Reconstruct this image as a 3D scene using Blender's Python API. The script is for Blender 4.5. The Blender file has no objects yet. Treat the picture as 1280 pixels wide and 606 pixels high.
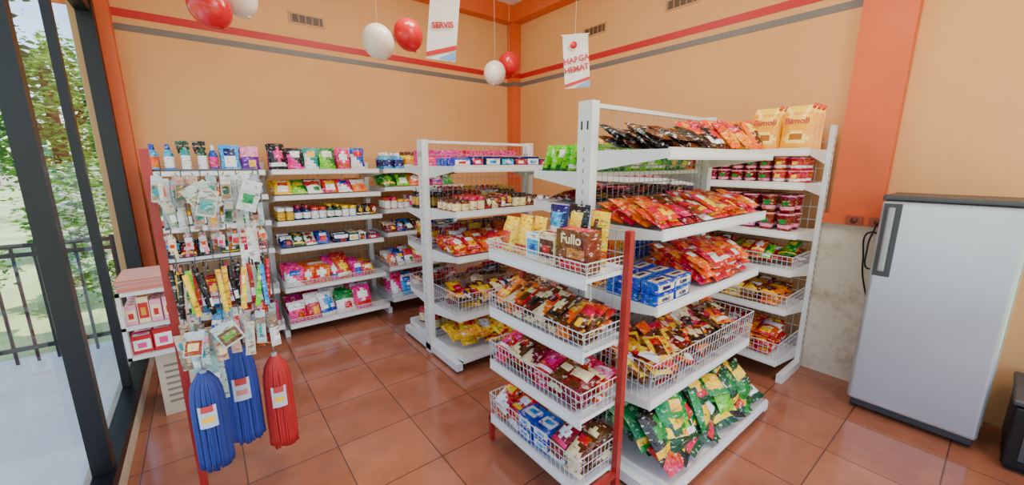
import bpy, math, random
from mathutils import Vector, Matrix
random.seed(11)
R=random.random
def U(a,b): return a+(b-a)*R()
def C(r,g,b):
    def f(x):
        x=x/255.0
        return x/12.92 if x<=0.04045 else ((x+0.055)/1.055)**2.4
    return (f(r),f(g),f(b),1.0)
RED=C(208,20,28);DRED=C(130,14,20);ORG=C(242,108,12);YEL=C(252,196,12);GRN=C(20,130,50);DGRN=C(16,72,42);LGRN=C(125,210,45)
BLU=C(22,70,185);SKY=C(85,170,228);NAV=C(20,30,98);PNK=C(240,70,140);LPNK=C(245,160,188);PUR=C(115,45,155);WHT=C(245,245,240)
CRM=C(245,225,175);BRN=C(92,46,24);BLK=C(20,18,20);GLD=C(218,158,45);TEA=C(24,150,150);SIL=C(200,203,208)
METAL=C(222,221,217);WIRE=C(190,192,195);SLOT=C(40,40,42);REDP=C(160,36,32)

# ---------------------------------------------------------------- materials
def new_mat(name):
    m=bpy.data.materials.new(name); m.use_nodes=True
    nt=m.node_tree; b=nt.nodes['Principled BSDF']; return m,nt,b
def plain(name,col,rough=.5,metal=0,noise=0,nscale=8,bump=0,bscale=60):
    m,nt,b=new_mat(name)
    b.inputs['Base Color'].default_value=col; b.inputs['Roughness'].default_value=rough; b.inputs['Metallic'].default_value=metal
    geo=nt.nodes.new('ShaderNodeNewGeometry')
    if noise:
        n=nt.nodes.new('ShaderNodeTexNoise'); n.inputs['Scale'].default_value=nscale; n.inputs['Detail'].default_value=5
        nt.links.new(geo.outputs['Position'],n.inputs['Vector'])
        r=nt.nodes.new('ShaderNodeMapRange'); r.inputs[1].default_value=.3;r.inputs[2].default_value=.7
        r.inputs[3].default_value=1-noise; r.inputs[4].default_value=1+noise
        nt.links.new(n.outputs['Fac'],r.inputs[0])
        mx=nt.nodes.new('ShaderNodeVectorMath'); mx.operation='SCALE'; mx.inputs[0].default_value=col[:3]
        nt.links.new(r.outputs[0],mx.inputs['Scale']); nt.links.new(mx.outputs[0],b.inputs['Base Color'])
    if bump:
        n=nt.nodes.new('ShaderNodeTexNoise'); n.inputs['Scale'].default_value=bscale
        nt.links.new(geo.outputs['Position'],n.inputs['Vector'])
        bp=nt.nodes.new('ShaderNodeBump'); bp.inputs['Strength'].default_value=bump; bp.inputs['Distance'].default_value=.01
        nt.links.new(n.outputs['Fac'],bp.inputs['Height']); nt.links.new(bp.outputs[0],b.inputs['Normal'])
    return m
def attr_mat(name,rough,printed=False,metal=0,translucent=0):
    m,nt,b=new_mat(name)
    a=nt.nodes.new('ShaderNodeAttribute'); a.attribute_name='Col'
    b.inputs['Roughness'].default_value=rough; b.inputs['Metallic'].default_value=metal
    src=a.outputs['Color']
    if printed:
        tc=nt.nodes.new('ShaderNodeTexCoord'); mp=nt.nodes.new('ShaderNodeMapping'); mp.inputs['Scale'].default_value=(38,38,75)
        nt.links.new(tc.outputs['Object'],mp.inputs['Vector'])
        n=nt.nodes.new('ShaderNodeTexNoise'); n.inputs['Scale'].default_value=1; n.inputs['Detail'].default_value=2
        nt.links.new(mp.outputs[0],n.inputs['Vector'])
        r=nt.nodes.new('ShaderNodeValToRGB'); r.color_ramp.elements[0].position=.61; r.color_ramp.elements[1].position=.65
        r.color_ramp.elements[0].color=(0,0,0,1); r.color_ramp.elements[1].color=(.5,.5,.5,1)
        nt.links.new(n.outputs['Fac'],r.inputs[0])
        mx=nt.nodes.new('ShaderNodeMix'); mx.data_type='RGBA'; mx.inputs[7].default_value=(.9,.85,.75,1)
        nt.links.new(r.outputs[0],mx.inputs[0]); nt.links.new(src,mx.inputs[6])
        r2=nt.nodes.new('ShaderNodeValToRGB'); r2.color_ramp.elements[0].position=.36; r2.color_ramp.elements[1].position=.40
        r2.color_ramp.elements[0].color=(.3,.22,.22,1); r2.color_ramp.elements[1].color=(1,1,1,1)
        nt.links.new(n.outputs['Fac'],r2.inputs[0])
        m2=nt.nodes.new('ShaderNodeMix'); m2.data_type='RGBA'; m2.blend_type='MULTIPLY'; m2.inputs[0].default_value=.8
        nt.links.new(mx.outputs[2],m2.inputs[6]); nt.links.new(r2.outputs[0],m2.inputs[7]); src=m2.outputs[2]
        n3=nt.nodes.new('ShaderNodeTexNoise'); n3.inputs['Scale'].default_value=11; nt.links.new(tc.outputs['Object'],n3.inputs['Vector'])
        mr=nt.nodes.new('ShaderNodeMapRange'); mr.inputs[1].default_value=.3; mr.inputs[2].default_value=.7; mr.inputs[3].default_value=.47; mr.inputs[4].default_value=.53
        nt.links.new(n3.outputs['Fac'],mr.inputs[0]); hs=nt.nodes.new('ShaderNodeHueSaturation'); hs.inputs['Saturation'].default_value=1.12
        nt.links.new(mr.outputs[0],hs.inputs['Hue']); nt.links.new(src,hs.inputs['Color']); src=hs.outputs[0]
        n2=nt.nodes.new('ShaderNodeTexNoise'); n2.inputs['Scale'].default_value=38; n2.inputs['Detail'].default_value=3
        nt.links.new(tc.outputs['Object'],n2.inputs['Vector'])
        bp=nt.nodes.new('ShaderNodeBump'); bp.inputs['Strength'].default_value=.8; bp.inputs['Distance'].default_value=.012
        nt.links.new(n2.outputs['Fac'],bp.inputs['Height']); nt.links.new(bp.outputs[0],b.inputs['Normal'])
    nt.links.new(src,b.inputs['Base Color'])
    if translucent:
        out=nt.nodes['Material Output']; t=nt.nodes.new('ShaderNodeBsdfTranslucent'); ms=nt.nodes.new('ShaderNodeMixShader')
        ms.inputs[0].default_value=translucent; nt.links.new(src,t.inputs['Color'])
        nt.links.new(b.outputs[0],ms.inputs[1]); nt.links.new(t.outputs[0],ms.inputs[2]); nt.links.new(ms.outputs[0],out.inputs['Surface'])
    return m
M_PACK=attr_mat('printed_packaging',.24,True)
M_PAINT=attr_mat('painted_metal',.38)
M_SOFT=attr_mat('matte_plastic',.5)
M_YARN=attr_mat('yarn',.6)
M_PLAST=attr_mat('glossy_film',.22)
M_LEAF=attr_mat('foliage',.6,False,0,.45)
M_WALL=plain('peach_wall_paint',C(220,162,102),.7,0,.06,1.2,.05,90)
M_ORANGE=plain('orange_trim_paint',C(214,94,42),.55,0,.05,4)
M_CEIL=plain('ceiling_white',C(235,230,222),.8,0,.03,3)
M_STRIPER=plain('stripe_red',C(190,22,32),.5)
M_STRIPEG=plain('stripe_grey',C(112,104,102),.5)
M_BLACK=plain('black_aluminium',C(14,14,16),.4,.2)
M_CREAM=plain('cream_plaster',C(205,190,165),.7,0,.12,7)
M_CONC=plain('terrace_tile',C(228,232,236),.3,0,.05,3)
M_GRASS=plain('garden_ground',C(175,195,130),.9,0,.3,1.2)

def floor_mat():
    m,nt,b=new_mat('terracotta_tiles')
    geo=nt.nodes.new('ShaderNodeNewGeometry')
    br=nt.nodes.new('ShaderNodeTexBrick'); br.offset=0; br.squash=1
    br.inputs['Scale'].default_value=1; br.inputs['Brick Width'].default_value=.42; br.inputs['Row Height'].default_value=.42
    br.inputs['Mortar Size'].default_value=.0035; br.inputs['Mortar Smooth'].default_value=.2; br.inputs['Bias'].default_value=0
    br.inputs['Color1'].default_value=C(166,102,74); br.inputs['Color2'].default_value=C(150,88,62); br.inputs['Mortar'].default_value=C(92,58,46)
    nt.links.new(geo.outputs['Position'],br.inputs['Vector'])
    n=nt.nodes.new('ShaderNodeTexNoise'); n.inputs['Scale'].default_value=5; n.inputs['Detail'].default_value=8; n.inputs['Roughness'].default_value=.6
    nt.links.new(geo.outputs['Position'],n.inputs['Vector'])
    r=nt.nodes.new('ShaderNodeMapRange'); r.inputs[1].default_value=.3;r.inputs[2].default_value=.7;r.inputs[3].default_value=.8;r.inputs[4].default_value=1.18
    nt.links.new(n.outputs['Fac'],r.inputs[0])
    mx=nt.nodes.new('ShaderNodeVectorMath'); mx.operation='SCALE'
    nt.links.new(br.outputs['Color'],mx.inputs[0]); nt.links.new(r.outputs[0],mx.inputs['Scale']); nt.links.new(mx.outputs[0],b.inputs['Base Color'])
    rr=nt.nodes.new('ShaderNodeMapRange'); rr.inputs[3].default_value=.06; rr.inputs[4].default_value=.24
    nt.links.new(n.outputs['Fac'],rr.inputs[0]); nt.links.new(rr.outputs[0],b.inputs['Roughness'])
    b.inputs['IOR'].default_value=1.7
    bp=nt.nodes.new('ShaderNodeBump'); bp.inputs['Strength'].default_value=.4; bp.inputs['Distance'].default_value=.003; bp.invert=True
    nt.links.new(br.outputs['Fac'],bp.inputs['Height']); nt.links.new(bp.outputs[0],b.inputs['Normal'])
    return m
M_FLOOR=floor_mat()
def glass_mat():
    m,nt,b=new_mat('window_glass'); out=nt.nodes['Material Output']; nt.nodes.remove(b)
    t=nt.nodes.new('ShaderNodeBsdfTransparent'); t.inputs[0].default_value=(.95,.98,.97,1)
    g=nt.nodes.new('ShaderNodeBsdfGlossy'); g.inputs['Roughness'].default_value=.02
    lw=nt.nodes.new('ShaderNodeLayerWeight'); lw.inputs[0].default_value=.5
    p=nt.nodes.new('ShaderNodeMath'); p.operation='POWER'; p.inputs[1].default_value=5
    q=nt.nodes.new('ShaderNodeMath'); q.operation='MULTIPLY_ADD'; q.inputs[1].default_value=.5; q.inputs[2].default_value=.03
    nt.links.new(lw.outputs['Facing'],p.inputs[0]); nt.links.new(p.outputs[0],q.inputs[0])
    ms=nt.nodes.new('ShaderNodeMixShader'); nt.links.new(q.outputs[0],ms.inputs[0]); nt.links.new(t.outputs[0],ms.inputs[1]); nt.links.new(g.outputs[0],ms.inputs[2])
    nt.links.new(ms.outputs[0],out.inputs['Surface']); return m
M_GLASS=glass_mat()

# ---------------------------------------------------------------- mesh builder
class MB:
    def __init__(s): s.v=[];s.f=[];s.c=[];s.s=[]
    def add(s,vs,fs,cols,M=None,smooth=False):
        o=len(s.v)
        if M is not None: vs=[(M@Vector(p))[:] for p in vs]
        s.v.extend(vs); one=not isinstance(cols,list)
        for i,f in enumerate(fs):
            s.f.append(tuple(o+k for k in f)); s.c.append(cols if one else cols[i]); s.s.append(smooth)
    def box(s,x0,y0,z0,x1,y1,z1,col,M=None):
        vs=[(x0,y0,z0),(x1,y0,z0),(x1,y1,z0),(x0,y1,z0),(x0,y0,z1),(x1,y0,z1),(x1,y1,z1),(x0,y1,z1)]
        s.add(vs,[(0,3,2,1),(4,5,6,7),(0,1,5,4),(1,2,6,5),(2,3,7,6),(3,0,4,7)],col,M)
    def rod(s,p,q,r,col,M=None,n=4):
        p=Vector(p);q=Vector(q);d=(q-p)
        if d.length<1e-6: return
        d.normalize(); a=d.orthogonal().normalized(); b=d.cross(a); vs=[]
        for e in (p,q):
            for i in range(n):
                t=2*math.pi*i/n+math.pi/4
                vs.append((e+a*math.cos(t)*r+b*math.sin(t)*r)[:])
        fs=[(i,(i+1)%n,n+(i+1)%n,n+i) for i in range(n)]+[tuple(range(n))[::-1],tuple(range(n,2*n))]
        s.add(vs,fs,col,M,n>5)
    def strand(s,pts,r,col,M=None,n=6):
        """continuous yarn tube hanging downwards; rings stay horizontal-ish (cross-section in tangential frame)"""
        vs=[];fs=[];P=[Vector(p) for p in pts]
        for k,p in enumerate(P):
            d=(P[min(k+1,len(P)-1)]-P[max(k-1,0)]).normalized()
            t=Vector((-p.y,p.x,0)).normalized(); w=d.cross(t).normalized()
            for i in range(n):
                a=2*math.pi*i/n; vs.append((p+t*math.cos(a)*r+w*math.sin(a)*r)[:])
        for k in range(len(P)-1):
            for i in range(n): fs.append((k*n+i,k*n+(i+1)%n,(k+1)*n+(i+1)%n,(k+1)*n+i))
        m=(len(P)-1)*n; fs.append(tuple(range(m,m+n)))
        s.add(vs,fs,col,M,True)
    def lathe(s,prof,n,M,ridge=0):
        vs=[];fs=[];cs=[]
        for (r,z,c) in prof:
            for i in range(n):
                t=2*math.pi*i/n; k=r*(1+(ridge if i%2 else -ridge)); vs.append((k*math.cos(t),k*math.sin(t),z))
        for j in range(len(prof)-1):
            for i in range(n):
                fs.append((j*n+i,j*n+(i+1)%n,(j+1)*n+(i+1)%n,(j+1)*n+i)); cs.append(prof[j+1][2])
        fs.append(tuple(range(n))[::-1]); cs.append(prof[0][2])
        m=(len(prof)-1)*n; fs.append(tuple(range(m,m+n))); cs.append(prof[-1][2])
        s.add(vs,fs,cs,M,not ridge)
    def build(s,name,mat,bevel=0,parent=None):
        xs=[p[0] for p in s.v];ys=[p[1] for p in s.v];zs=[p[2] for p in s.v]
        o=Vector(((min(xs)+max(xs))/2,(min(ys)+max(ys))/2,min(zs)))
        if parent is not None: o=Vector(parent.location)
        me=bpy.data.meshes.new(name); me.from_pydata([(p[0]-o.x,p[1]-o.y,p[2]-o.z) for p in s.v],[],s.f)
        ca=me.color_attributes.new('Col','FLOAT_COLOR','CORNER'); buf=[]
        for f,c in zip(s.f,s.c): buf.extend(list(c)*len(f))
        ca.data.foreach_set('color',buf)
        me.polygons.foreach_set('use_smooth',s.s)
        me.materials.append(mat); me.update()
        ob=bpy.data.objects.new(name,me); bpy.context.collection.objects.link(ob)
        if parent is not None: ob.parent=parent
        else: ob.location=o
        if bevel:
            b=ob.modifiers.new('bevel','BEVEL'); b.width=bevel; b.segments=3; b.limit_method='ANGLE'
        return ob
def Tr(x,y,z): return Matrix.Translation((x,y,z))
def Rx(a): return Matrix.Rotation(math.radians(a),4,'X')
def Ry(a): return Matrix.Rotation(math.radians(a),4,'Y')
def Rz(a): return Matrix.Rotation(math.radians(a),4,'Z')
def solid(name,x0,y0,z0,x1,y1,z1,mat,bevel=0,parent=None):
    mb=MB(); mb.box(x0,y0,z0,x1,y1,z1,WHT); return mb.build(name,mat,bevel,parent)
def empty(name,loc):
    e=bpy.data.objects.new(name,None); e.location=loc; bpy.context.collection.objects.link(e); return e
def lettering(parent,M,txt,size,mat,off=.0015):
    c=bpy.data.curves.new('lettering','FONT'); c.body=txt; c.size=size; c.align_x='CENTER'; c.extrude=.0008; c.offset=off
    o=bpy.data.objects.new('lettering',c); bpy.context.collection.objects.link(o)
    o.parent=parent; o.matrix_local=Matrix.Translation(-Vector(parent.location))@M@Rx(90); c.materials.append(mat)

# ---------------------------------------------------------------- room
XB=3.58; YA=4.5; XC=-.5; YD=-1.7; H=3.53; HB=3.33
solid('floor',XC-.06,YD,-.1,XB+.12,YA+.12,0,M_FLOOR)
solid('ceiling',XC-.4,YD,H,XB+.12,YA+.12,H+.1,M_CEIL)
solid('wall_back',XC,YA,0,XB+.12,YA+.12,H,M_WALL)
solid('wall_right',XB,YD,0,XB+.12,YA,H,M_WALL)
mb=MB(); mb.box(XC-.1,YD,2.7,XC,YA,H,WHT); mb.box(XC-.1,4.37,0,XC,YA+.12,2.7,WHT); mb.build('wall_left',M_WALL)
solid('wall_front',XC,YD-.12,2.9,XB+.12,YD,H,M_WALL)
solid('trim_1',XC,4.36,HB,XB,YA,H,M_ORANGE)
solid('trim_2',3.43,YD,HB,XB,4.36,H,M_ORANGE)
solid('trim_3',3.45,4.37,0,XB,YA,HB,M_ORANGE)
solid('trim_4',XC,4.37,0,-.385,YA,HB,M_ORANGE)
solid('trim_5',XC,YD,HB,XC+.1,4.36,H,M_ORANGE)
mb=MB(); mb.box(3.49,.52,1.2,XB,.79,HB,WHT); mb.box(3.46,.36,1.13,XB,.82,1.2,WHT); mb.build('trim_6',M_ORANGE)
def stain_mat():
    m,nt,b=new_mat('stained_plaster'); geo=nt.nodes.new('ShaderNodeNewGeometry')
    n=nt.nodes.new('ShaderNodeTexNoise'); n.inputs['Scale'].default_value=4; n.inputs['Detail'].default_value=9; n.inputs['Roughness'].default_value=.7
    r=nt.nodes.new('ShaderNodeValToRGB'); r.color_ramp.elements[0].position=.30; r.color_ramp.elements[1].position=.5
    r.color_ramp.elements[0].color=C(160,138,108); r.color_ramp.elements[1].color=C(216,204,184)
    nt.links.new(geo.outputs['Position'],n.inputs['Vector']); nt.links.new(n.outputs['Fac'],r.inputs[0]); nt.links.new(r.outputs[0],b.inputs['Base Color'])
    b.inputs['Roughness'].default_value=.5; return m
solid('trim_7',3.50,-.1,0,XB,.82,1.13,stain_mat())
def stripe(name,z0,z1,m):
    mb=MB(); mb.box(-.385,YA-.004,z0,3.45,YA,z1,WHT); mb.box(XB-.004,YD,z0,XB,4.37,z1,WHT)
    mb.box(3.446,4.366,z0,3.45,YA,z1,WHT); mb.box(3.45,4.366,z0,XB,4.37,z1,WHT); mb.build(name,m)
stripe('trim_8',2.66,2.72,M_STRIPER); stripe('trim_9',2.56,2.61,M_STRIPEG)
def vent(T):
    mb=MB(); mb.box(-.16,-.006,-.05,.16,0,.05,C(190,140,95),T); mb.box(-.14,-.008,-.035,.14,-.006,.035,C(85,62,46),T)
    for i in range(5): mb.box(-.14+i*.06,-.012,-.035,-.125+i*.06,-.006,.035,C(150,108,72),T)
    mb.build('wall_vent',M_SOFT)
for x in (1.0,2.0): vent(Tr(x,YA,2.9))
for y in (3.1,2.1): vent(Tr(XB,y,2.96)@Rz(-90))

# ---------------------------------------------------------------- glazed left side
solid('baseboard_left',XC-.1,YD,0,XC+.03,4.37,.1,M_CREAM)
mb=MB()
for y,w,d in ((-1.65,.06,.02),(-.2,.06,.02),(1.1,.06,.02),(2.36,.06,.02),(3.28,.05,-.01),(4.26,.11,.04)): mb.box(XC-.05,y,.1,XC+d,y+w,2.7,BLK)
mb.box(XC-.05,YD,.1,XC+.03,4.3,.16,BLK); mb.box(XC-.05,YD,2.6,XC+.03,4.3,2.7,BLK)
mb.build('window_1',M_BLACK)
mb=MB(); mb.add([(XC-.03,YD,.17),(XC-.03,4.26,.17),(XC-.03,4.26,2.6),(XC-.03,YD,2.6)],[(0,1,2,3)],WHT); mb.build('window_2',M_GLASS)
# exterior
solid('terrace_paving',-4.6,YD,-.12,XC-.1,4.75,-.0,M_CONC)
solid('garden_ground',-30,-10,-.35,12,40,-.15,M_GRASS)
mb=MB()
for z in (.93,.86,.12): mb.box(-4.5,4.58,z-.015,-.62,4.61,z+.015,BLK)
x=-4.5
while x<-.6: mb.box(x,4.587,.0,x+.018,4.603,.93,BLK); x+=.11
for x in (-4.5,-2.1,-.66): mb.box(x,4.575,0,x+.04,4.615,.96,BLK)
mb.build('balcony_railing',M_BLACK)
solid('porch_beam',-3.6,4.7,2.78,XC-.1,4.9,3.05,M_ORANGE)
solid('porch_soffit',-3.6,3.6,3.06,XC-.1,5.1,3.12,M_CEIL)
def tree(name,x,y,h,r,cols,n,trunk=True,s0=.05,s1=.12):
    mb=MB(); z0=-.15
    if trunk:
        mb.lathe([(.14,z0,BRN),(.1,h*.5,BRN),(.05,h*.9,BRN)],8,Tr(x,y,0))
        for i in range(5):
            a=U(0,6.28); mb.rod((x,y,h*.5),(x+math.cos(a)*r*.6,y+math.sin(a)*r*.6,h*.8),.03,BRN)
    for i in range(n):
        a=U(0,6.28); e=math.acos(U(-1,1)); k=U(.45,1)**.5
        k*=1+.25*math.sin(5*a)*math.sin(4*e)
        hz=h-r if trunk else h*.5; rz=r if trunk else h*.6
        c=Vector((x+k*r*math.sin(e)*math.cos(a),y+k*r*math.sin(e)*math.sin(a),max(hz+k*rz*math.cos(e),z0+.03)))
        s=U(s0,s1); M=Tr(*c)@Rz(U(0,360))@Rx(U(0,180))
        mb.add([(-s,0,0),(0,-s*.5,.01),(s,0,0),(0,s*.5,.01)],[(0,1,2,3)],random.choice(cols),M)
    mb.build(name,M_LEAF)
g1=[C(38,78,45),C(32,68,40),C(58,100,52)]; g2=[C(120,175,70),C(95,145,58),C(165,205,95),C(75,125,55)]
tree('garden_tree',-3.7,8.9,5.2,2.0,g1,9000,True,.03,.08)
tree('garden_tree',-1.9,10.6,3.6,1.3,g2,8000,True,.03,.08)
tree('garden_tree',-6.5,17,6.5,3.2,g1+g2,5500)
tree('garden_tree',-1.0,18,4.8,2.6,g1+g2,5500)
tree('garden_shrub',-2.4,6.7,1.3,.6,g2+[C(245,240,232)]*2,4500,False,.02,.055)
tree('garden_shrub',-1.0,6.8,1.35,.6,g2+[C(245,240,232)]*2,4500,False,.02,.055)

# ---------------------------------------------------------------- goods
def box_item(mb,M,w,d,h,p):
    a,b,c=p; mb.box(-w/2,-d/2,0,w/2,d/2,h,a,M)
    e=.0012
    mb.box(-w*.42,-d/2-e,h*.18,w*.42,-d/2,h*.78,b,M)
    mb.box(-w*.22,-d/2-2*e,h*.3,w*.2,-d/2-e,h*.6,c,M)
    mb.box(-w*.4,-d*.3,h,w*.4,d*.25,h+e,b,M); mb.box(-w*.2,-d*.12,h+e,w*.25,d*.12,h+2*e,c,M)
def pillow(mb,M,w,h,t,p,nx=5,nz=7,bot=0):
    a,b,c=p; vs=[];fs=[];cs=[]; sty=random.randrange(4); ph=U(0,6.28)
    for side in (-1,1):
        o=len(vs)
        for j in range(nz+1):
            v=j/nz
            for i in range(nx+1):
                s=2*i/nx-1
                if bot: th=(1-abs(s)**3)*(min(1,(1-v)*1.15)**.7)*(.75+.25*(v>.05))
                else: th=(1-abs(s)**3)*max(0,math.sin(math.pi*v))**.55
                wob=1+(.03*math.sin(9*v+s*3+ph)); dent=1+.14*math.sin(5*v+4*s+ph)
                vs.append((s*w/2*(1-.07*math.sin(math.pi*v))*wob,side*(t/2*th*dent+.0006),v*h))
        for j in range(nz):
            for i in range(nx):
                q=(o+j*(nx+1)+i,o+j*(nx+1)+i+1,o+(j+1)*(nx+1)+i+1,o+(j+1)*(nx+1)+i)
                fs.append(q if side<0 else q[::-1])
                s=2*(i+.5)/nx-1; v=(j+.5)/nz
                if sty==0: col=b if (.52<v<.82 and abs(s)<.75) else c if (.2<v<=.52 and abs(s)<.45) else a
                elif sty==1: col=b if v>.62 and v<.93 else c if (v<.5 and v>.15 and s>-.1 and abs(s)<.8) else a
                elif sty==2: col=c if (.55<v<.85 and abs(s)<.5) else b if v+.35*s<.38 else a
                else: col=b if (s*s/.5+(v-.58)**2/.05<1) else c if .1<v<.28 else a
                cs.append(col)
    mb.add(vs,fs,cs,M,True)
def cup(mb,M,r,h,p):
    a,b,c=p
    mb.lathe([(r*.74,0,a),(r*.78,h*.15,a),(r*.84,h*.35,b),(r*.9,h*.6,a),(r*.97,h*.88,a),(r*1.04,h*.93,LPNK),(r*1.04,h*.97,LPNK),(r*.98,h,a)],12,M)
    mb.box(-r*.35,-r*.93,h*.4,r*.35,-r*.83,h*.66,c,M)
def bottle(mb,M,r,h,p):
    a,b,c=p
    mb.lathe([(r*.9,0,a),(r,h*.03,a),(r,h*.15,a),(r*1.01,h*.55,b),(r,h*.62,a),(r*.5,h*.78,a),(r*.35,h*.8,a),(r*.42,h*.81,c),(r*.4,h*.98,c),(r*.3,h,c)],10,M)
def spray(mb,M,r,h,p):
    a,b,c=p
    mb.lathe([(r*.95,0,a),(r,h*.05,a),(r*1.01,h*.5,b),(r,h*.58,a),(r*.35,h*.75,a),(r*.3,h*.82,c)],10,M)
    mb.box(-.05,-.012,h*.82,.03,.012,h*.95,c,M); mb.box(-.045,-.008,h*.68,-.03,.008,h*.84,c,M)
def jar(mb,M,r,h,p):
    a,b,c=p
    mb.lathe([(r,0,a),(r,h*.1,a),(r*1.01,h*.7,b),(r,h*.75,a),(r*.98,h*.77,c),(r*.98,h,c)],10,M)
def put(mb,M,kind,w,d,h,p):
    if kind=='box': box_item(mb,M,w,d,h,p)
    elif kind=='bag': pillow(mb,M,w,h,d,p)
    elif kind=='pouch': pillow(mb,M,w,h,d,p,5,7,1)
    elif kind=='cup': cup(mb,M,w/2,h,p)
    elif kind=='bottle': bottle(mb,M,w/2,h,p)
    elif kind=='spray': spray(mb,M,w/2,h,p)
    elif kind=='jar': jar(mb,M,w/2,h,p)
def row(mb,T,u0,u1,v0,v1,z,kind,w,d,h,pals,gap=.004,lean=0,run=3,stack=1,jit=.2,miss=0,yaw=4,wj=0,hj=.06):
    k=0; p=random.choice(pals); w_=w; left=u0; h_=h; kd=kind
    while True:
        if k%run==0:
            p=random.choice(pals); w_=w*(1+U(-wj,wj)); h_=h*(1+U(-hj,hj))
            if isinstance(kind,(list,tuple)): kd=random.choice(kind)
        u=left+w_/2
        if u+w_/2>u1+1e-6: break
        k+=1; hh=h_*U(.97,1.03)
        v=v0+d/2+U(0,jit*d)
        while v+d/2<=v1+1e-6:
            for s in range(stack):
                if R()<miss: continue
                put(mb,T@Tr(u,v,z+.003+s*(hh+.003))@Rz(U(-yaw,yaw))@Rx(-lean*U(.8,1.15)),kd,w_,d,hh,p)
            v+=d*(1.15 if lean==0 else 1.3)+.004
        left+=w_+gap
def lay(mb,T,u0,u1,v0,v1,z,w,h,t,pals,run=2,layers=2,ang=72,gap=0,step=.42):
    """packs lying in overlapping files, shingled from front to back"""
    u=u0+w/2;k=0;p=random.choice(pals)
    while u+w/2<=u1+1e-6:
        if k%run==0: p=random.choice(pals)
        k+=1
        for L in range(layers):
            v=v0+.008+U(0,.02)
            while v+h*.9*math.sin(math.radians(ang))<=v1+.005:
                a=ang+U(-8,8)
                put(mb,T@Tr(u+U(-.008,.008),v,z+.004+t*.35+L*t*.95)@Rz(U(-9,9))@Rx(-a),'bag',w*U(.95,1.08),t,h,p)
                v+=h*step
        u+=w+gap
def heap(mb,T,u0,u1,v0,v1,z,n,w,h,t,pals,rise,a0=50,a1=84):
    for i in range(n):
        f=i/n; u=U(u0+w*.5,u1-w*.5); v=U(v0+.015,max(v0+.03,v1-h*.92))
        zz=z+t*.5+.004+f*rise*U(.6,1)
        put(mb,T@Tr(u,v,zz)@Rz(U(-28,28))@Rx(-U(a0,a1)),'bag',w*U(.85,1.1),t,h*U(.88,1.05),random.choice(pals))
# palettes
P_DET=[(GRN,LGRN,WHT),(PNK,WHT,RED),(PUR,LPNK,YEL),(BLU,WHT,RED),(DGRN,YEL,WHT),(RED,BLU,WHT),(TEA,WHT,YEL),(BLK,PNK,WHT),(SKY,NAV,WHT)]
P_SAC=[(YEL,RED,WHT),(RED,YEL,WHT),(GRN,YEL,WHT),(PNK,WHT,BLU),(WHT,RED,GRN),(ORG,WHT,RED),(BLU,WHT,YEL)]
P_DARK=[(BRN,CRM,RED),(BLK,GLD,WHT),(DRED,CRM,YEL),(NAV,WHT,RED),(WHT,BRN,RED),(DGRN,WHT,YEL)]
P_BLUE=[(NAV,WHT,SKY),(BLU,WHT,RED),(BLK,SKY,WHT),(NAV,RED,WHT)]
P_CHOC=[(BRN,ORG,CRM),(DRED,GLD,WHT),(BRN,RED,YEL),(BRN,CRM,BLK),(ORG,BRN,YEL),(RED,CRM,BRN)]
P_RO=[(RED,ORG,YEL),(DRED,YEL,WHT),(ORG,RED,WHT),(RED,WHT,YEL),(BRN,ORG,RED)]
P_SNK=[(DGRN,YEL,RED),(GRN,RED,YEL),(BLK,GRN,YEL),(YEL,RED,GRN),(DGRN,GRN,YEL),(DGRN,LGRN,WHT),(GRN,DGRN,YEL),(DGRN,RED,YEL)]
P_YEL=[(YEL,RED,WHT),(YEL,GLD,BRN),(GLD,YEL,RED)]
P_CUP=[(RED,WHT,YEL),(DRED,LPNK,GRN),(RED,LPNK,WHT),(RED,DRED,WHT)]
P_GB=[(BLK,GLD,YEL),(NAV,SKY,WHT),(YEL,BRN,RED),(BRN,GLD,WHT)]
P_GRN=[(LGRN,GRN,WHT),(GRN,LGRN,YEL)]

# ---------------------------------------------------------------- shelving
def deck(mb,T,u0,u1,v0,v1,z,lip=.035,fence=0,plate=True,step=.03):
    mb.box(u0,v0,z-.018,u1,v1,z,METAL,T); mb.box(u0,v0-.008,z-lip,u1,v0,z+.012,METAL,T)
    mb.box(u0+.01,v0-.0095,z-lip*.75,u1-.01,v0-.008,z-.004,C(236,236,234),T)
    if plate:
        for u,e in ((u0,-.004),(u1,.004)):
            vs=[(u,v0,z+.005),(u,v1,z+.005),(u,v1,z-.09),(u,v0,z-.032)]; vs+=[(a+e,b,c) for a,b,c in vs]
            mb.add(vs,[(0,1,2,3),(7,6,5,4),(0,4,5,1),(1,5,6,2),(2,6,7,3),(3,7,4,0)],METAL,T)
    if fence:
        r=.0018
        n=int((u1-u0)/step)
        for i in range(n+1):
            u=u0+(u1-u0)*i/n; mb.rod((u,v0,z),(u,v0-.012,z+fence),r,WIRE,T)
        n2=max(2,int((v1-v0)/step))
        for i in range(n2+1):
            v=v0+(v1-v0)*i/n2
            for u in (u0,u1): mb.rod((u,v,z),(u,v,z+fence),r,WIRE,T)
        for f in (.35,.7,1):
            rr=.0032 if f==1 else r
            mb.rod((u0,v0-.012*f,z+fence*f),(u1,v0-.012*f,z+fence*f),rr,WIRE,T)
            for u in (u0,u1): mb.rod((u,v0-.012*f,z+fence*f),(u,v1,z+fence*f),rr,WIRE,T)
def meshpanel(mb,T,u0,u1,v,z0,z1,du=.045,dz=.09,col=WIRE):
    n=max(1,int((u1-u0)/du))
    for i in range(n+1): u=u0+(u1-u0)*i/n; mb.rod((u,v,z0),(u,v,z1),.002,col,T)
    n=int((z1-z0)/dz)
    for i in range(n+1): z=z0+(z1-z0)*i/n; mb.rod((u0,v,z),(u1,v,z),.0026,col,T)
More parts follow.
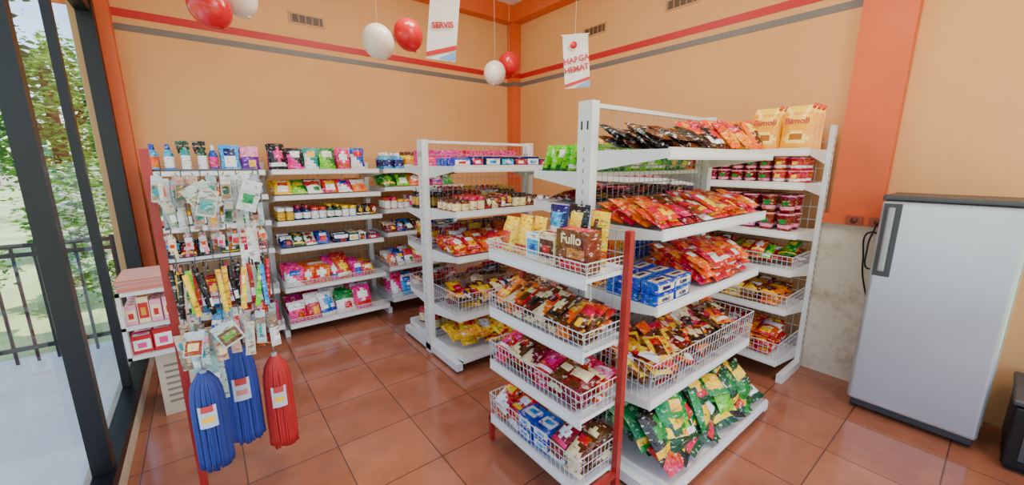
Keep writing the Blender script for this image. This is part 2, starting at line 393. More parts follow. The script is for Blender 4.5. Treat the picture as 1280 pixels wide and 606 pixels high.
def upright(mb,T,u,v,H,w=.045,d=.08,z0=0):
    mb.box(u-w/2,v-d/2,z0,u+w/2,v+d/2,H,METAL,T)
    z=.15
    while z<H-.18:
        mb.box(u-w/2-.0008,v-.003,z,u-w/2,v+.003,z+.02,C(110,110,110),T); z+=.05
    for dv in (-.018,.018): mb.box(u-w/2-.001,v+dv-.005,H-.13,u-w/2,v+dv+.005,H-.09,SLOT,T)
# --- wall A shelf
TA=Tr(0,3.85,0); LA=[1.48,1.28,1.06,.82,.46,.14]; secA=[(-.32,.45),(.45,1.4),(1.4,2.35)]
offA=[0,-.02,.02]
mb=MB()
for u in (-.32,.45,1.4,2.35): upright(mb,TA,u,.50,1.55); mb.box(u-.02,0,0,u+.02,.5,.06,METAL,TA)
for si,(a,b) in enumerate(secA):
    for li,z in enumerate(LA):
        zz=z+(offA[si] if li else 0)
        deck(mb,TA,a+.025,b-.025,0 if li<5 else -.06,.455,zz,.03,.06 if li>=4 else 0)
    meshpanel(mb,TA,a+.02,b-.02,.475,.15,1.53)
mb.build('display_shelf',M_PAINT)
def A(name,li,fn):
    mb=MB()
    for si,(a,b) in enumerate(secA): fn(mb,a+.03,b-.03,LA[li]+(offA[si] if li else 0),si)
    mb.build(name,M_PACK)
def f0(mb,a,b,z,si):
    if si==0:
        for i,(x,k,p) in enumerate([(.0,'bottle',(SKY,ORG,BLU)),(.09,'bottle',(SKY,WHT,BLU)),(.19,'spray',(TEA,WHT,DGRN)),(.29,'spray',(DGRN,WHT,BLK)),(.36,'bottle',(BLU,PNK,WHT))]):
            put(mb,TA@Tr(a+x+.03,.1,z+.003),k,.06,.06,.24 if k=='spray' else .2,p); put(mb,TA@Tr(a+x+.03,.22,z+.003),k,.06,.06,.2,p)
        row(mb,TA,a+.43,b,.02,.3,z,'pouch',.13,.06,.2,P_DET,lean=8,run=1,hj=.1)
    elif si==1: row(mb,TA,a,b,.02,.3,z,('pouch','bag','pouch'),.13,.07,.215,P_DET,lean=8,run=1,wj=.15,hj=.14,yaw=12)
    else: row(mb,TA,a,b,.02,.3,z,('pouch','bottle'),.11,.06,.17,P_GRN+P_YEL+P_DET,lean=8,run=2)
A('detergent_pouches',0,f0)
A('soap_sachets',1,lambda mb,a,b,z,si: lay(mb,TA,a,b,0,.4,z,.13,.15,.045,P_SAC+P_GRN,layers=1,ang=46,run=1))
A('household_jars',2,lambda mb,a,b,z,si: row(mb,TA,a,b,.02,.3,z,('jar','jar','bag','bottle'),.065,.065,.105,P_DARK+P_SAC,run=2,hj=.25,gap=.002))
A('toothpaste_packs',3,lambda mb,a,b,z,si: (lay(mb,TA,a,(a+b)/2,.0,.3,z,.1,.13,.04,P_BLUE+P_DARK,run=1,layers=1,ang=52),row(mb,TA,(a+b)/2,b,.02,.3,z,('box','bag'),.10,.05,.07,P_BLUE+P_DARK,run=1,yaw=14,hj=.35,wj=.3)))
A('food_sachets',4,lambda mb,a,b,z,si: row(mb,TA,a,b,.0,.34,z,('bag','pouch'),.12,.06,.17,P_SAC,lean=26,run=1,wj=.3,hj=.3,yaw=18,gap=-.01))
A('food_bags',5,lambda mb,a,b,z,si: row(mb,TA,a,b,-.05,.33,z,'bag',.15,.08,.22,[(PNK,WHT,RED),(RED,WHT,YEL),(WHT,GRN,RED),(GRN,WHT,YEL),(WHT,SKY,BLU),(RED,LPNK,WHT),(PUR,WHT,PNK)],lean=30,run=1,wj=.25,hj=.2,yaw=18,gap=-.01))
# --- gondolas
def gondola(name,X0,X1,Yn,Yf,Yc,Hh,near,far,nb,fb,botn=0,botf=0):
    mb=MB(); I=Matrix.Identity(4)
    for x in (X0,X1):
        upright(mb,I,x,Yc,Hh,.05,.085); mb.box(x-.025,Yn-botn,.02,x+.025,Yf+botf,.075,METAL)
        for y in (Yn-botn+.04,Yf+botf-.04): mb.box(x-.02,y-.02,0,x+.02,y+.02,.02,SLOT)
    meshpanel(mb,I,X0+.025,X1-.025,Yc,.15,Hh-.02,.045,.09,C(140,140,142))
    mb.box(X0,Yc-.01,Hh-.025,X1,Yc+.01,Hh-.005,METAL)
    Tn=Tr(0,Yn,0); Tf=Tr(0,Yf,0)@Rz(180)
    dn=Yc-Yn-.02; df=Yf-Yc-.02
    for i,z in enumerate(near):
        last=i==len(near)-1
        deck(mb,Tn,X0+.03,X1-.03,-botn if last else 0,dn,z,.05 if last else .038,nb[i])
    for i,z in enumerate(far):
        last=i==len(far)-1
        deck(mb,Tf,-X1+.03,-X0-.03,-botf if last else 0,df,z,.05 if last else .038,fb[i])
    mb.build(name,M_PAINT); return Tn,Tf
G1=gondola('gondola_shelving',1.35,2.4,2.40,3.24,2.82,1.72,[1.52,1.2,.87,.42,.12],[1.52,1.17,.87,.45,.12],[0,0,0,.17,0],[0,0,.05,.12,0],.05,.05)
G2=gondola('gondola_shelving',1.47,2.62,.89,1.70,1.29,1.83,[1.6,1.26,.92,.46,.1],[1.5,1.33,.95,.5,.1],[0,0,0,.19,0],[0,0,0,.12,0],.14,0)
def one(name,fn,mat=M_PACK):
    mb=MB(); fn(mb); return mb.build(name,mat)
n,f=G1
a,b=1.39,2.36
one('soap_boxes',lambda m: row(m,n,a,b,.01,.34,1.52,'box',.13,.08,.065,P_BLUE,run=1,yaw=8,hj=.3,wj=.2))
one('spice_jars',lambda m: row(m,n,a,b,.02,.34,1.2,('jar','bag'),.065,.06,.09,P_DARK+P_CHOC,run=2,hj=.25,gap=.002))
one('coffee_sachets',lambda m: lay(m,n,a,b,0,.38,.87,.11,.14,.035,P_RO+P_YEL,layers=2,ang=60))
one('sugar_packs',lambda m: heap(m,n,a,b,.0,.36,.42,60,.12,.15,.04,P_DARK+P_YEL+P_CHOC,.1))
one('noodle_packs',lambda m: heap(m,n,a,b,-.04,.36,.12,80,.16,.17,.05,[(YEL,GLD,RED),(YEL,YEL,RED),(YEL,RED,WHT)],.12))
one('tissue_boxes',lambda m: row(m,f,-b,-a,.02,.34,1.52,'box',.11,.06,.13,[(PNK,WHT,RED),(LPNK,PNK,WHT),(WHT,PNK,RED)],run=3))
one('sauce_bottles',lambda m: row(m,f,-b,-a,.02,.34,1.17,'bottle',.06,.06,.17,P_RO+P_DARK,run=3))
one('candy_bags',lambda m: row(m,f,-b,-a,.02,.34,.87,'bag',.13,.05,.15,P_RO,run=2,lean=15))
one('biscuit_packs',lambda m: heap(m,f,-b,-a,.02,.36,.45,40,.14,.15,.05,P_DARK+P_RO,.08))
one('coffee_jars',lambda m: row(m,f,-b,-a,.0,.34,.12,'jar',.09,.09,.12,[(BRN,CRM,RED),(BRN,GLD,BLK)],run=3))
n,f=G2
a,b=1.51,2.58
def g2top(m):
    lay(m,n,a,1.86,0,.37,1.6,.07,.16,.03,[(BLK,BRN,BLK),(BRN,BLK,BLK),(BLK,BLK,BRN)],layers=2,ang=66)
    lay(m,n,1.86,2.12,0,.37,1.6,.11,.15,.04,[(BLK,PNK,WHT),(BLK,RED,WHT),(BRN,BLK,GLD)],layers=1,ang=50)
    lay(m,n,2.12,b,0,.37,1.6,.13,.18,.05,[(BRN,ORG,YEL),(ORG,RED,YEL),(ORG,YEL,BRN)],layers=1,ang=36,run=1)
one('wafer_packs',g2top)
one('chocolate_biscuit_packs',lambda m: lay(m,n,a-.02,b,-.01,.37,1.26,.10,.16,.035,P_RO+[(DRED,RED,BRN),(ORG,RED,BRN),(RED,ORG,RED)],layers=2,ang=66,run=2))
def g2c(m):
    row(m,n,a,1.95,.0,.36,.92,'box',.15,.08,.05,[(BLU,WHT,NAV),(NAV,SKY,WHT),(BLU,CRM,NAV)],run=1,stack=2,yaw=5)
    lay(m,n,1.95,b,-.01,.37,.92,.11,.16,.04,[(ORG,BRN,YEL),(BRN,ORG,CRM),(RED,ORG,WHT)],layers=3,ang=60)
one('cookie_boxes',g2c)
one('snack_sachets',lambda m: heap(m,n,a,b,.0,.37,.46,170,.11,.15,.035,P_RO+P_CHOC+[(YEL,RED,BRN),(DGRN,YEL,RED),(BRN,GLD,YEL)],.16))
def chips(m):
    for k in range(20):
        u=a+.09+(b-a-.18)*(k%10)/9
        put(m,n@Tr(u+U(-.02,.02),-.12+.1*(k//10)+U(-.01,.01),.14+.02*(k//10))@Rz(U(-30,30))@Rx(-U(66,80)),'bag',U(.15,.18),.07,U(.19,.23),random.choice(P_SNK))
    for (v,zz) in ((-.09,.06),(-.0,.08),(.09,.1)):
        u=a+.08
        while u<b-.06:
            put(m,n@Tr(u+U(-.02,.02),v+U(0,.03),.11+zz)@Rz(U(-22,22))@Ry(U(-16,16))@Rx(-U(26,50)),'bag',U(.155,.19),.085,U(.2,.24),random.choice(P_SNK)); u+=.12
    heap(m,n,a,b,-.1,.36,.14,26,.17,.21,.075,P_SNK,.19,40,80)
one('potato_chip_bags',chips)
one('green_snack_bags',lambda m: row(m,f,-b,-a,.0,.34,1.5,'bag',.13,.05,.15,P_GRN,run=2,lean=20,yaw=10))
one('cracker_packs',lambda m: lay(m,f,-b,-a,0,.36,1.33,.1,.14,.03,P_CHOC,layers=1))
one('milk_boxes',lambda m: row(m,f,-b,-a,.0,.34,.95,'box',.09,.06,.15,P_SAC+P_DARK,run=3))
one('bread_packs',lambda m: heap(m,f,-b,-a,.02,.34,.5,40,.14,.15,.05,P_CHOC,.08))
one('flour_bags',lambda m: row(m,f,-b,-a,.0,.34,.1,'bag',.16,.08,.22,P_SAC,run=3,lean=12))
# --- wall B shelving
TB=Tr(3.08,0,0)@Rz(-90); u0,u1=-2.75,-.83
LB=[1.63,1.41,1.08,.82,.54,.17]
mb=MB()
for u in (u0,-1.79,u1): upright(mb,TB,u,.375,1.8,.03,.05); mb.box(u-.02,0,.0,u+.02,.37,.06,METAL,TB)
for z in [.2+.05*i for i in range(31)]: mb.box(u1+.015,.37,z,u1+.0158,.38,z+.022,SLOT,TB)
for s,(a,b) in enumerate(((u0,-1.79),(-1.79,u1))):
    for i,z in enumerate(LB): deck(mb,TB,a+.02,b-.02,0 if i<5 else -.04,.35,z,.038,[0,0,0,.1,.1,.13][i])
    meshpanel(mb,TB,a+.02,b-.02,.365,.15,1.78)
mb.build('display_shelf',M_PAINT)
a,b=u0+.03,u1-.025
def oilpouch(mb,M,w=.185,h=.285,t=.10,nx=10,nz=14):
    """stand-up refill pouch: bulging belly, rounded shoulders, clear oil window, corner spout"""
    vs=[];fs=[];cs=[]; AM=(.95,.38,.0,1); YL=(1.0,.62,.02,1)
    for side in (-1,1):
        o=len(vs)
        for j in range(nz+1):
            v=j/nz
            ww=w/2*(1 if v<.8 else math.cos((v-.8)/.2*.75))*(1-.05*math.sin(math.pi*v))
            for i in range(nx+1):
                s=2*i/nx-1; th=(1-abs(s)**2.6)*(.7+.3*min(1,v/.12))*(1-v)**.5 if v<1 else 0
                vs.append((s*ww,side*(t/2*th+.0008)*(1+.05*math.sin(7*s+11*v)),v*h))
        for j in range(nz):
            for i in range(nx):
                q=(o+j*(nx+1)+i,o+j*(nx+1)+i+1,o+(j+1)*(nx+1)+i+1,o+(j+1)*(nx+1)+i); fs.append(q if side<0 else q[::-1])
                s=2*(i+.5)/nx-1; v=(j+.5)/nz
                if v>.88: c=YL
                elif .56<v<.78 and abs(s)<.85: c=YL
                elif v<.42 and (s*s/.55+(v-.27)**2/.022<1): c=(.42,.12,.01,1) if abs(s)<.35 and abs(v-.27)<.08 else (1,.75,.15,1)
                else: c=AM
                cs.append(c)
    mb.add(vs,fs,cs,M,True)
    mb.rod((w*.36,0,h*.93),(w*.44,0,h*1.03),.011,C(230,60,30),M,8)
mb=MB(); Ms=[]
for v in (.085,.185,.275):
    for i,u in enumerate((b-.29,b-.1)):
        M=TB@Tr(u,v,1.633)@Rz(U(-6,6))@Rx(-4); oilpouch(mb,M)
        if v==.085: Ms.append(M)
ob=mb.build('cooking_oil_pouches',M_PLAST)
for M in Ms: lettering(ob,M@Tr(-.005,-.036,.168)@Rx(-8),'Bimoli',.054,M_STRIPER,.0015)
def obag(m):
    row(m,TB,b-.8,b-.4,.03,.3,1.63,'bag',.13,.07,.21,[(ORG,YEL,RED),(YEL,ORG,RED),(ORG,RED,WHT)],lean=12,run=1)
    row(m,TB,a,b-.8,.03,.3,1.63,'bag',.14,.07,.18,P_YEL+P_RO,lean=12,run=2)
one('snack_bags',obag)
one('instant_noodle_cups',lambda m: row(m,TB,a,b,.02,.33,1.41,'cup',.088,.088,.085,P_CUP,stack=2,run=3))
one('instant_noodle_cups',lambda m: row(m,TB,a,b,.02,.33,1.08,'cup',.11,.11,.12,P_CUP,stack=2,run=4))
one('seasoning_sachets',lambda m: heap(m,TB,a,b,.0,.34,.82,190,.1,.13,.03,P_GRN+P_GRN+P_YEL+P_RO+[(DGRN,YEL,WHT)],.09))
one('instant_noodle_packs',lambda m: lay(m,TB,a,b,.0,.34,.54,.12,.13,.035,P_RO+P_CHOC+P_YEL,layers=3,run=1))
one('instant_noodle_packs',lambda m: lay(m,TB,a,b,.0,.34,.17,.12,.13,.035,P_RO+[(WHT,RED,YEL),(DRED,CRM,YEL)],layers=5,run=1))
# --- end display
TE=Tr(1.12,0,0)@Rz(-90); e0,e1=-1.61,-.96; LE=[1.11,.8,.5,.17]
mb=MB()
for u in (e0-.016,e1+.016):
    mb.box(u-.014,.22,0,u+.014,.25,1.275,REDP,TE)
    mb.box(u-.012,.0,0,u+.012,.024,.17,REDP,TE)
    mb.box(u-.012,0,.12,u+.012,.25,.145,REDP,TE)
for i,z in enumerate(LE): deck(mb,TE,e0,e1,0,.28,z,.045,[.06,.085,.12,.14][i],False,.028)
meshpanel(mb,TE,e0,e1,.288,.2,1.26,.045,.09,C(150,150,152))
mb.build('end_display_rack',M_PAINT)
a,b=e0+.015,e1-.01
MF=TE@Tr(a+.535,.05,1.115)@Rz(2)
def e_top(m):
    row(m,TE,a,a+.22,.02,.26,1.11,'bag',.105,.07,.17,[(YEL,YEL,RED)],lean=14,run=1,yaw=12)
    row(m,TE,a+.2,b,.17,.27,1.11,'bag',.12,.06,.25,P_GB+P_YEL,lean=5,run=1,yaw=10)
    row(m,TE,a+.22,a+.34,.03,.12,1.11,'box',.1,.06,.12,[(WHT,SKY,BLU)],run=1)
    row(m,TE,a+.33,a+.45,.02,.15,1.11,'box',.105,.06,.14,[(CRM,BRN,RED)],run=1,yaw=2)
    m.box(-.08,-.04,0,.08,.05,.17,C(120,62,34),MF); m.box(-.065,-.042,.015,.05,-.04,.05,RED,MF); m.box(-.02,-.0435,.06,.07,-.04,.1,C(196,140,84),MF)
    m.box(-.07,-.03,.17,.07,.04,.171,RED,MF)
ob=one('biscuit_boxes',e_top)
lettering(ob,MF@Tr(0,-.044,.118),'Fullo',.055,plain('print_cream',CRM,.5),.001)
one('chocolate_bars',lambda m: lay(m,TE,a,b,.0,.26,.8,.075,.15,.03,P_CHOC+[(ORG,CRM,BRN)],layers=3,ang=66,run=1,step=.3))
def e3(m):
    row(m,TE,a+.12,a+.42,.16,.27,.5,'box',.135,.09,.17,[(YEL,RED,CRM),(RED,YEL,WHT)],run=1,yaw=5)
    lay(m,TE,a,b,.0,.17,.5,.1,.13,.035,[(RED,PNK,WHT),(DRED,CRM,BRN),(BRN,CRM,RED)],layers=3,ang=66,run=1,step=.2)
    lay(m,TE,a+.42,b,.1,.27,.5,.1,.13,.035,[(RED,LPNK,WHT),(LPNK,RED,WHT)],layers=3,ang=66,step=.2)
one('wafer_boxes',e3)
def e4(m):
    lay(m,TE,a,a+.2,.0,.27,.17,.1,.14,.04,[(RED,WHT,YEL),(DRED,WHT,PNK)],layers=3,ang=64,step=.3)
    row(m,TE,a+.2,a+.42,.01,.27,.17,'box',.105,.12,.06,[(BLU,WHT,SKY),(NAV,WHT,RED)],stack=2,run=1,yaw=6)
    lay(m,TE,a+.42,b,.0,.27,.17,.1,.14,.04,[(RED,WHT,YEL),(WHT,RED,BLU),(BRN,CRM,RED),(DRED,WHT,PNK)],layers=3,ang=64,run=1,step=.3)
one('candy_packs',e4)

# ---------------------------------------------------------------- hanging rack on the left
mb=MB(); yR=2.05; GR=C(95,95,98)
mb.box(-.17,yR-.014,0,-.142,yR+.014,1.6,REDP); mb.box(-.17,yR-.5,0,-.142,yR+.1,.03,REDP); mb.box(-.142,yR-.5,0,.1,yR-.47,.03,REDP)
for z in (1.52,1.3,1.15,.93,.74): mb.rod((-.15,yR,z),(.2,yR,z),.004,GR,None,6)
mb.rod((.2,yR,.74),(.2,yR,1.52),.004,GR,None,6)
for i in range(6): mb.rod((-.12+i*.06,yR,.74),(-.12+i*.06,yR,1.52),.002,GR)
hooks=[]
for z in (1.50,1.40,1.28,1.15,.93):
    for i in range(7):
        x=-.12+i*.048; hooks.append((x,z)); mb.rod((x,yR,z),(x,yR-.17,z+.012),.002,GR)
mb.build('hanging_display_rack',M_PAINT)
mb=MB()
def card(x,y,z,w,h,c1,c2,c3,ry=0,rz=0):
    M=Tr(x,y,z)@Rz(rz)@Ry(ry)
    mb.box(-w/2,-.001,-h,w/2,.001,0,c1,M); mb.box(-w*.42,-.003,-h*.92,w*.42,-.001,-h*.35,c2,M); mb.box(-w*.3,-.0045,-h*.75,w*.25,-.003,-h*.45,c3,M)
OFF=[C(190,193,190),C(175,190,180),C(200,190,172),C(165,180,186),C(198,160,140),C(205,205,200)]
for (x,z) in hooks:
    for k in range(3):
        y=yR-.03-.05*k; x_=x+U(-.012,.012)
        if R()<.12: continue
        if z>1.35:
            if R()<.4: card(x_,y,z,.034,U(.07,.12),random.choice(OFF),random.choice([C(165,145,110),C(95,125,115),C(145,170,150),C(190,145,125)]),random.choice([TEA,WHT,GLD,BRN,DGRN]),U(-12,12),U(-30,30))
            else: pillow(mb,Tr(x_,y,z-.11)@Rz(U(-50,50)),.028,U(.08,.11),.02,(random.choice(OFF),random.choice(OFF+[C(205,130,110),C(120,85,60)]),random.choice([WHT,GRN,BRN])),3,5)
        elif z>1.2:
            c=random.choice([C(215,165,140),C(200,120,80),CRM,BRN,LPNK,C(190,60,50)])
            mb.rod((x_,y,z),(x_+U(-.01,.01),y,z-U(.05,.09)),.006,c,None,6); card(x_,y-.01,z-.01,.024,.045,random.choice(OFF),c,RED,U(-12,12),U(-30,30))
        elif z>1.0:
            c=random.choice([YEL,PNK,BLK,SKY,NAV,C(190,70,60),LGRN,BLK,BLK])
            pillow(mb,Tr(x_,y,z-.2)@Rz(U(-30,30))@Ry(U(-10,10)),.02,.18,.016,(c,c,c if R()<.6 else WHT),3,5)
            mb.rod((x_,y,z-.02),(x_,y,z+.005),.003,BLK)
        else: pillow(mb,Tr(x_,y,z-U(.14,.2))@Rz(U(-40,40))@Ry(U(-8,8)),.038,.15,.02,(random.choice(OFF),random.choice([BRN,C(130,110,90),LPNK,C(140,175,175),C(170,60,50)]),random.choice([CRM,TEA,WHT])),3,5)
card(-.03,yR-.20,1.47,.085,.11,C(180,192,178),C(150,140,105),DGRN,-28,8)
card(.02,yR-.20,1.45,.06,.1,C(195,195,190),C(120,145,130),TEA,14,8)
card(.16,yR-.21,1.48,.065,.12,C(205,208,205),C(190,200,185),GRN,18,-8)
card(-.01,yR-.21,.93,.08,.1,C(185,200,200),C(110,80,60),C(120,150,80),-24,8)
card(-.09,yR-.21,.92,.06,.1,C(185,200,200),C(150,60,50),CRM,10,8)
pillow(mb,Tr(.13,yR-.05,.95),.075,.55,.03,(WHT,WHT,C(225,230,235)),4,6)
pillow(mb,Tr(-.06,yR-.02,.52),.09,.28,.05,(C(175,200,200),C(150,190,182),WHT),4,6)
pillow(mb,Tr(-.1,yR-.04,.68),.06,.18,.05,(C(180,205,205),C(190,210,200),WHT),4,6)
mb.build('hanging_household_goods',M_PACK)
def mop(x,y,z0,z1,r,c,c2,yel):
    mb=MB(); h=z1-z0; T=Tr(x,y,z0)
    mb.lathe([(r*.86,.0,c2),(r*.93,h*.1,c2),(r*.92,h*.5,c2),(r*.88,h*.76,c2),(r*.7,h*.88,c2),(r*.42,h*.95,c2),(r*.22,h*.99,c2),(r*.2,h*1.03,C(150,155,165))],28,T)
    N=48
    for i in range(N):
        a=2*math.pi*i/N; cc=c if i%3 else tuple((c[k]+c2[k])/2 for k in range(4)); ph=U(-.05,.05); pts=[]
        for (k,z) in ((.22,1.0),(.36,.975),(.56,.925),(.74,.88),(.86,.8),(.93,.68),(.96,.45),(.97,.2),(.97,.06),(.95+U(-.05,.06),-.015-U(0,.04))):
            pts.append((k*r*math.cos(a+ph+U(-.02,.02)),k*r*math.sin(a+ph),h*z))
        mb.strand(pts,r*.078,cc,T)
    vs=[];fs=[];cs=[];m=6
    for zf in (.46,.52,.58,.63,.70):
        for i in range(m+1):
            t=math.radians(-95-28+56*i/m); vs.append((r*1.08*math.cos(t),r*1.08*math.sin(t),h*zf))
    LB_=[C(190,196,210),yel,C(185,190,205),C(195,60,60)]
    for j in range(4):
        for i in range(m): fs.append((j*(m+1)+i,j*(m+1)+i+1,(j+1)*(m+1)+i+1,(j+1)*(m+1)+i)); cs.append(LB_[j] if 0<i<m-1 else LB_[0])
    mb.add(vs,fs,cs,T,True)
    mb.rod((0,0,h*1.02),(0,0,h*1.03+.09),.003,C(120,120,120),T,6)
    mb.build('mop_head_refill',M_YARN)
mop(-.09,1.93,.31,.71,.060,C(36,56,135),C(22,34,92),YEL)
mop(.035,2.14,.25,.71,.066,C(44,64,150),C(28,40,108),C(205,130,120))
mop(.175,2.1,.18,.63,.061,C(185,34,32),C(140,22,24),YEL)
# ---------------------------------------------------------------- small showcase by the window
e=empty('counter_showcase',(-.3,3.1,0))
mb=MB(); W=C(222,218,210)
x0,x1,y0,y1=-.45,-.17,2.95,3.3
for z in (.44,.62,.82): mb.box(x0,y0,z,x1,y1,z+.02,W)
for x in (x0,x1-.018):
    for y in (y0,y1-.018): mb.box(x,y,.44,x+.018,y+.018,.84,W)
mb.box(x0,y1-.01,.44,x1,y1,.84,W)
mb.box(x0+.10,y0+.1,0,x1-.01,y1,.44,C(205,190,165))
for i in range(7): mb.box(x0+.13,y0+.097,.08+i*.04,x1-.04,y0+.1,.095+i*.04,C(140,125,105))
mb.build('frame',M_PAINT,0,e)
mb=MB()
row(mb,Tr(0,y0,0),x0+.02,x1-.02,.03,.3,.64,'box',.05,.05,.13,[(ORG,YEL,CRM),(LPNK,CRM,RED),(CRM,RED,GLD)],run=1,hj=.15)
row(mb,Tr(0,y0,0),x0+.02,x1-.02,.03,.3,.46,'box',.09,.07,.11,[(RED,WHT,PNK),(GRN,WHT,CRM),(RED,PNK,WHT)],run=1,hj=.2)
for i in range(9): mb.box(x0+.0+U(0,.02),y0+.02,.842+i*.008,x1-U(.0,.03),y1-.03,.848+i*.008,random.choice([C(225,140,130),C(225,130,105),C(225,165,145)]))
mb.build('contents',M_SOFT,0,e)
# ---------------------------------------------------------------- fridge
M_SILV=plain('silver_steel',C(186,194,202),.3,.65,.07,2.2,.03,4)
M_GREYP=plain('dark_grey_plastic',C(60,62,66),.45)
e=empty('refrigerator',(3.3,.2,0))
solid('body',3.17,-.08,.05,3.48,.46,1.345,plain('fridge_body_grey',C(120,124,130),.45,.2),.01,e)
solid('door',3.10,-.085,.075,3.162,.465,1.335,M_SILV,.02,e)
solid('top_cap',3.10,-.085,1.338,3.48,.465,1.365,M_GREYP,.008,e)
solid('kick_plate',3.15,-.07,.02,3.2,.45,.07,M_GREYP,.004,e)
mb=MB(); mb.box(3.072,.40,.92,3.10,.432,1.30,WHT); ob=mb.build('handle',plain('handle_grey',C(150,153,158),.35,.5),.01,e)
solid('handle_recess',3.096,.375,.89,3.1035,.452,1.32,M_GREYP,.003,e)
for i,(x,y) in enumerate([(3.2,-.05),(3.2,.43),(3.45,-.05),(3.45,.43)]): solid('foot_%d'%(i+1),x-.02,y-.02,0,x+.02,y+.02,.05,M_BLACK,0,e)
mb=MB()
for y in (.40,.52,.64):
    mb.box(3.445,y-.045,1.14,3.46,y+.045,1.195,C(150,70,40))
    mb.rod((3.446,y,1.167),(3.440,y,1.167),.02,C(110,50,30),None,12)
mb.build('power_outlet',M_SOFT)
cu=bpy.data.curves.new('power_cord','CURVE'); cu.dimensions='3D'; cu.bevel_depth=.005
sp=cu.splines.new('BEZIER'); pts=[(3.43,.52,1.16),(3.40,.54,1.0),(3.41,.51,.86),(3.44,.50,.98),(3.44,.53,1.1),(3.46,.56,.9),(3.47,.5,.6)]
sp.bezier_points.add(len(pts)-1)
for bp_,p in zip(sp.bezier_points,pts): bp_.co=p; bp_.handle_left_type=bp_.handle_right_type='AUTO'
ob=bpy.data.objects.new('power_cord',cu); bpy.context.collection.objects.link(ob); cu.materials.append(M_BLACK)
e=empty('black_cabinet',(3.3,-.5,0))
solid('carcass',3.06,-.8,.03,3.49,-.17,.36,M_BLACK,.015,e)
solid('lid',3.05,-.81,.365,3.5,-.16,.395,M_GREYP,.01,e)
solid('grille',3.052,-.75,.08,3.059,-.22,.3,M_GREYP,.002,e)
solid('plinth',3.1,-.78,0,3.47,-.19,.03,M_BLACK,0,e)

# ---------------------------------------------------------------- balloons and hanging flags
M_BR=plain('balloon_red',C(200,16,30),.22); M_BW=plain('balloon_white',C(225,206,196),.25)
def balloon(x,y,z,r,m):
    mb=MB(); prof=[]
    for i in range(17):
        t=math.pi*i/16; rr=r*math.sin(t); zz=-r*1.06*math.cos(t)
        if zz<0: zz*=1.1
        prof.append((max(rr,.004),zz,WHT))
    T=Tr(x,y,z)@Rx(U(-25,25))@Ry(U(-25,25))
    mb.lathe(prof,28,T); mb.lathe([(.014,-r*1.24,WHT),(.005,-r*1.15,WHT)],10,T)
    mb.rod((x,y,z+r*.98),(x,y,H),.0007,WHT)
    mb.build('balloon',m)
balloon(.16,3.0,2.42,.105,M_BR); balloon(.31,3.10,2.54,.105,M_BW)
balloon(1.12,2.98,2.40,.11,M_BW); balloon(1.37,3.02,2.50,.105,M_BR)
balloon(2.42,3.36,2.42,.108,M_BW); balloon(2.63,3.40,2.54,.108,M_BR)
def flag(x,y,z,w,h,rz,ry,txt,dz=0):
    e=empty('hanging_flag',(x,y,z))
    mb=MB(); T=Tr(x,y,z)@Rz(rz)@Ry(ry); n=8
    for j in range(n):
        z0=-h*j/n; z1=-h*(j+1)/n
        b0=.012*math.sin(j*.7); b1=.012*math.sin((j+1)*.7)
        mb.add([(-w/2,b0,z0),(w/2,b0,z0),(w/2,b1,z1),(-w/2,b1,z1)],[(3,2,1,0)],C(232,222,218),T)
    mb.rod((-w/2-.01,0,0),(w/2+.01,0,0),.003,WHT,T,6)
    mb.rod((0,0,0),(0,0,H-z),.0007,WHT,Tr(x,y,z))
    f=-.018
    mb.add([(-w*.5,f,-h*.93),(w*.5,f,-h*.80),(w*.5,f,-h*.86),(-w*.5,f,-h*.985)],[(3,2,1,0)],RED,T)
    mb.add([(-w*.1,f,-h*.99),(w*.5,f,-h*.87),(w*.5,f,-h*.99)],[(2,1,0)],C(120,160,205),T)
    mb.lathe([(w*.14,0,RED),(w*.14,.001,RED)],16,T@Tr(-w*.1,f,-h*.2)@Rx(90))
    mb.build('cloth',M_SOFT,0,e)
    for i,t in enumerate(txt):
        lettering(e,T@Tr(0,-.02,-h*(.52+dz+.17*i))@Ry(-9),t,w*1.5/max(4.8,len(t)),M_STRIPER,.002)
flag(1.25,2.2,2.60,.17,.46,-30,6,['SERVIS'],.1)
flag(2.22,2.1,2.44,.18,.36,-40,-4,['HARGA','HEMAT'])
flag(2.14,.57,2.66,.22,.44,-60,-8,['PROMO'])

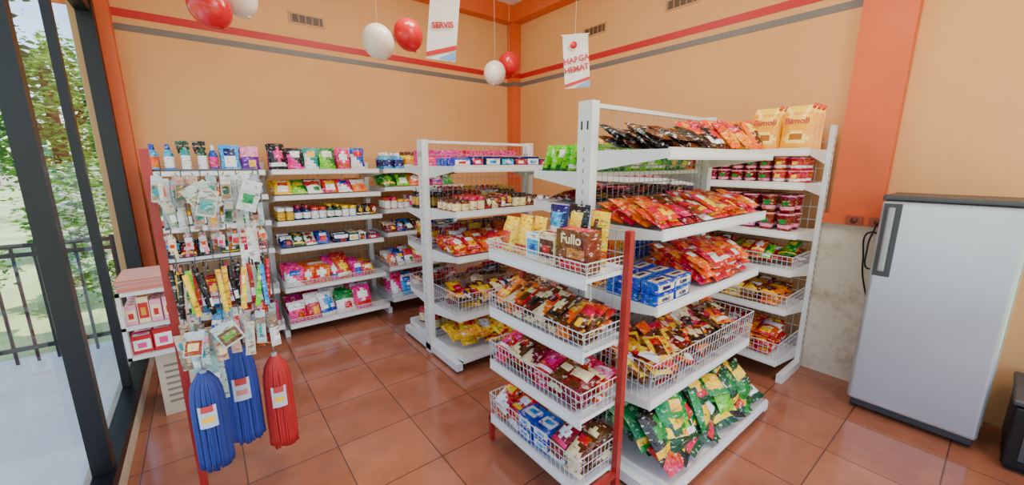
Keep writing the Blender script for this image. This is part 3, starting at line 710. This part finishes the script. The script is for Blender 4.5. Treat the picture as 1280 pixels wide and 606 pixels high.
# ---------------------------------------------------------------- added room fill, sun and sky
def fill_lamp(x,y,pa,pp):  # invented fixtures out of view, added to brighten the room
    e=empty('added_fill_light',(x,y,H))
    solid('fill_housing',x-.62,y-.12,H-.05,x+.62,y+.12,H-.001,M_CEIL,.005,e)
    mb=MB(); mb.rod((x,y,H-.05),(x,y,H-.28),.006,WHT,None,8); mb.lathe([(.02,0,WHT),(.03,.03,WHT),(.02,.06,WHT)],12,Tr(x,y,H-.32)); mb.build('fill_stem',M_CEIL,0,e)  # made-up stem and socket above the added point light
    l=bpy.data.lights.new('area_fill','AREA'); l.shape='RECTANGLE'; l.size=1.2; l.size_y=.22  # area light added as unseen fill from above
    l.energy=pa; l.color=(1,.97,.92); o=bpy.data.objects.new('area_fill',l); bpy.context.collection.objects.link(o); o.parent=e; o.location=(0,0,-.055)
    l=bpy.data.lights.new('point_fill','POINT'); l.energy=pp; l.shadow_soft_size=.12; l.color=(1,.96,.9)  # point light added to even out the upper walls
    o=bpy.data.objects.new('point_fill',l); bpy.context.collection.objects.link(o); o.parent=e; o.location=(0,0,-.48)
fill_lamp(1.5,.6,27,26); fill_lamp(1.5,2.6,27,26); fill_lamp(1.5,-1.0,28,22)
s=bpy.data.lights.new('sun','SUN'); s.energy=8; s.angle=.01; s.color=(1,.95,.86)
so=bpy.data.objects.new('sun',s); bpy.context.collection.objects.link(so)
so.rotation_euler=Vector((-.3,.3,-.9)).to_track_quat('-Z','Y').to_euler(); so.location=(0,0,8)
w=bpy.data.worlds.new('sky'); scene=bpy.context.scene; scene.world=w; w.use_nodes=True
nt=w.node_tree; bg=nt.nodes['Background']; sk=nt.nodes.new('ShaderNodeTexSky'); sk.sky_type='NISHITA'; sk.sun_disc=False
sk.sun_elevation=math.radians(55); sk.sun_rotation=math.radians(140)
nt.links.new(sk.outputs[0],bg.inputs[0]); bg.inputs[1].default_value=.62
# ---------------------------------------------------------------- camera
cam=bpy.data.cameras.new('camera'); cam.sensor_width=36; cam.lens=36*490/1280; cam.clip_start=.05; cam.clip_end=200
co=bpy.data.objects.new('camera',cam); bpy.context.collection.objects.link(co)
co.location=(0,0,1.55); co.rotation_euler=Vector((.605,.771,-.2)).to_track_quat('-Z','Y').to_euler()
scene.camera=co
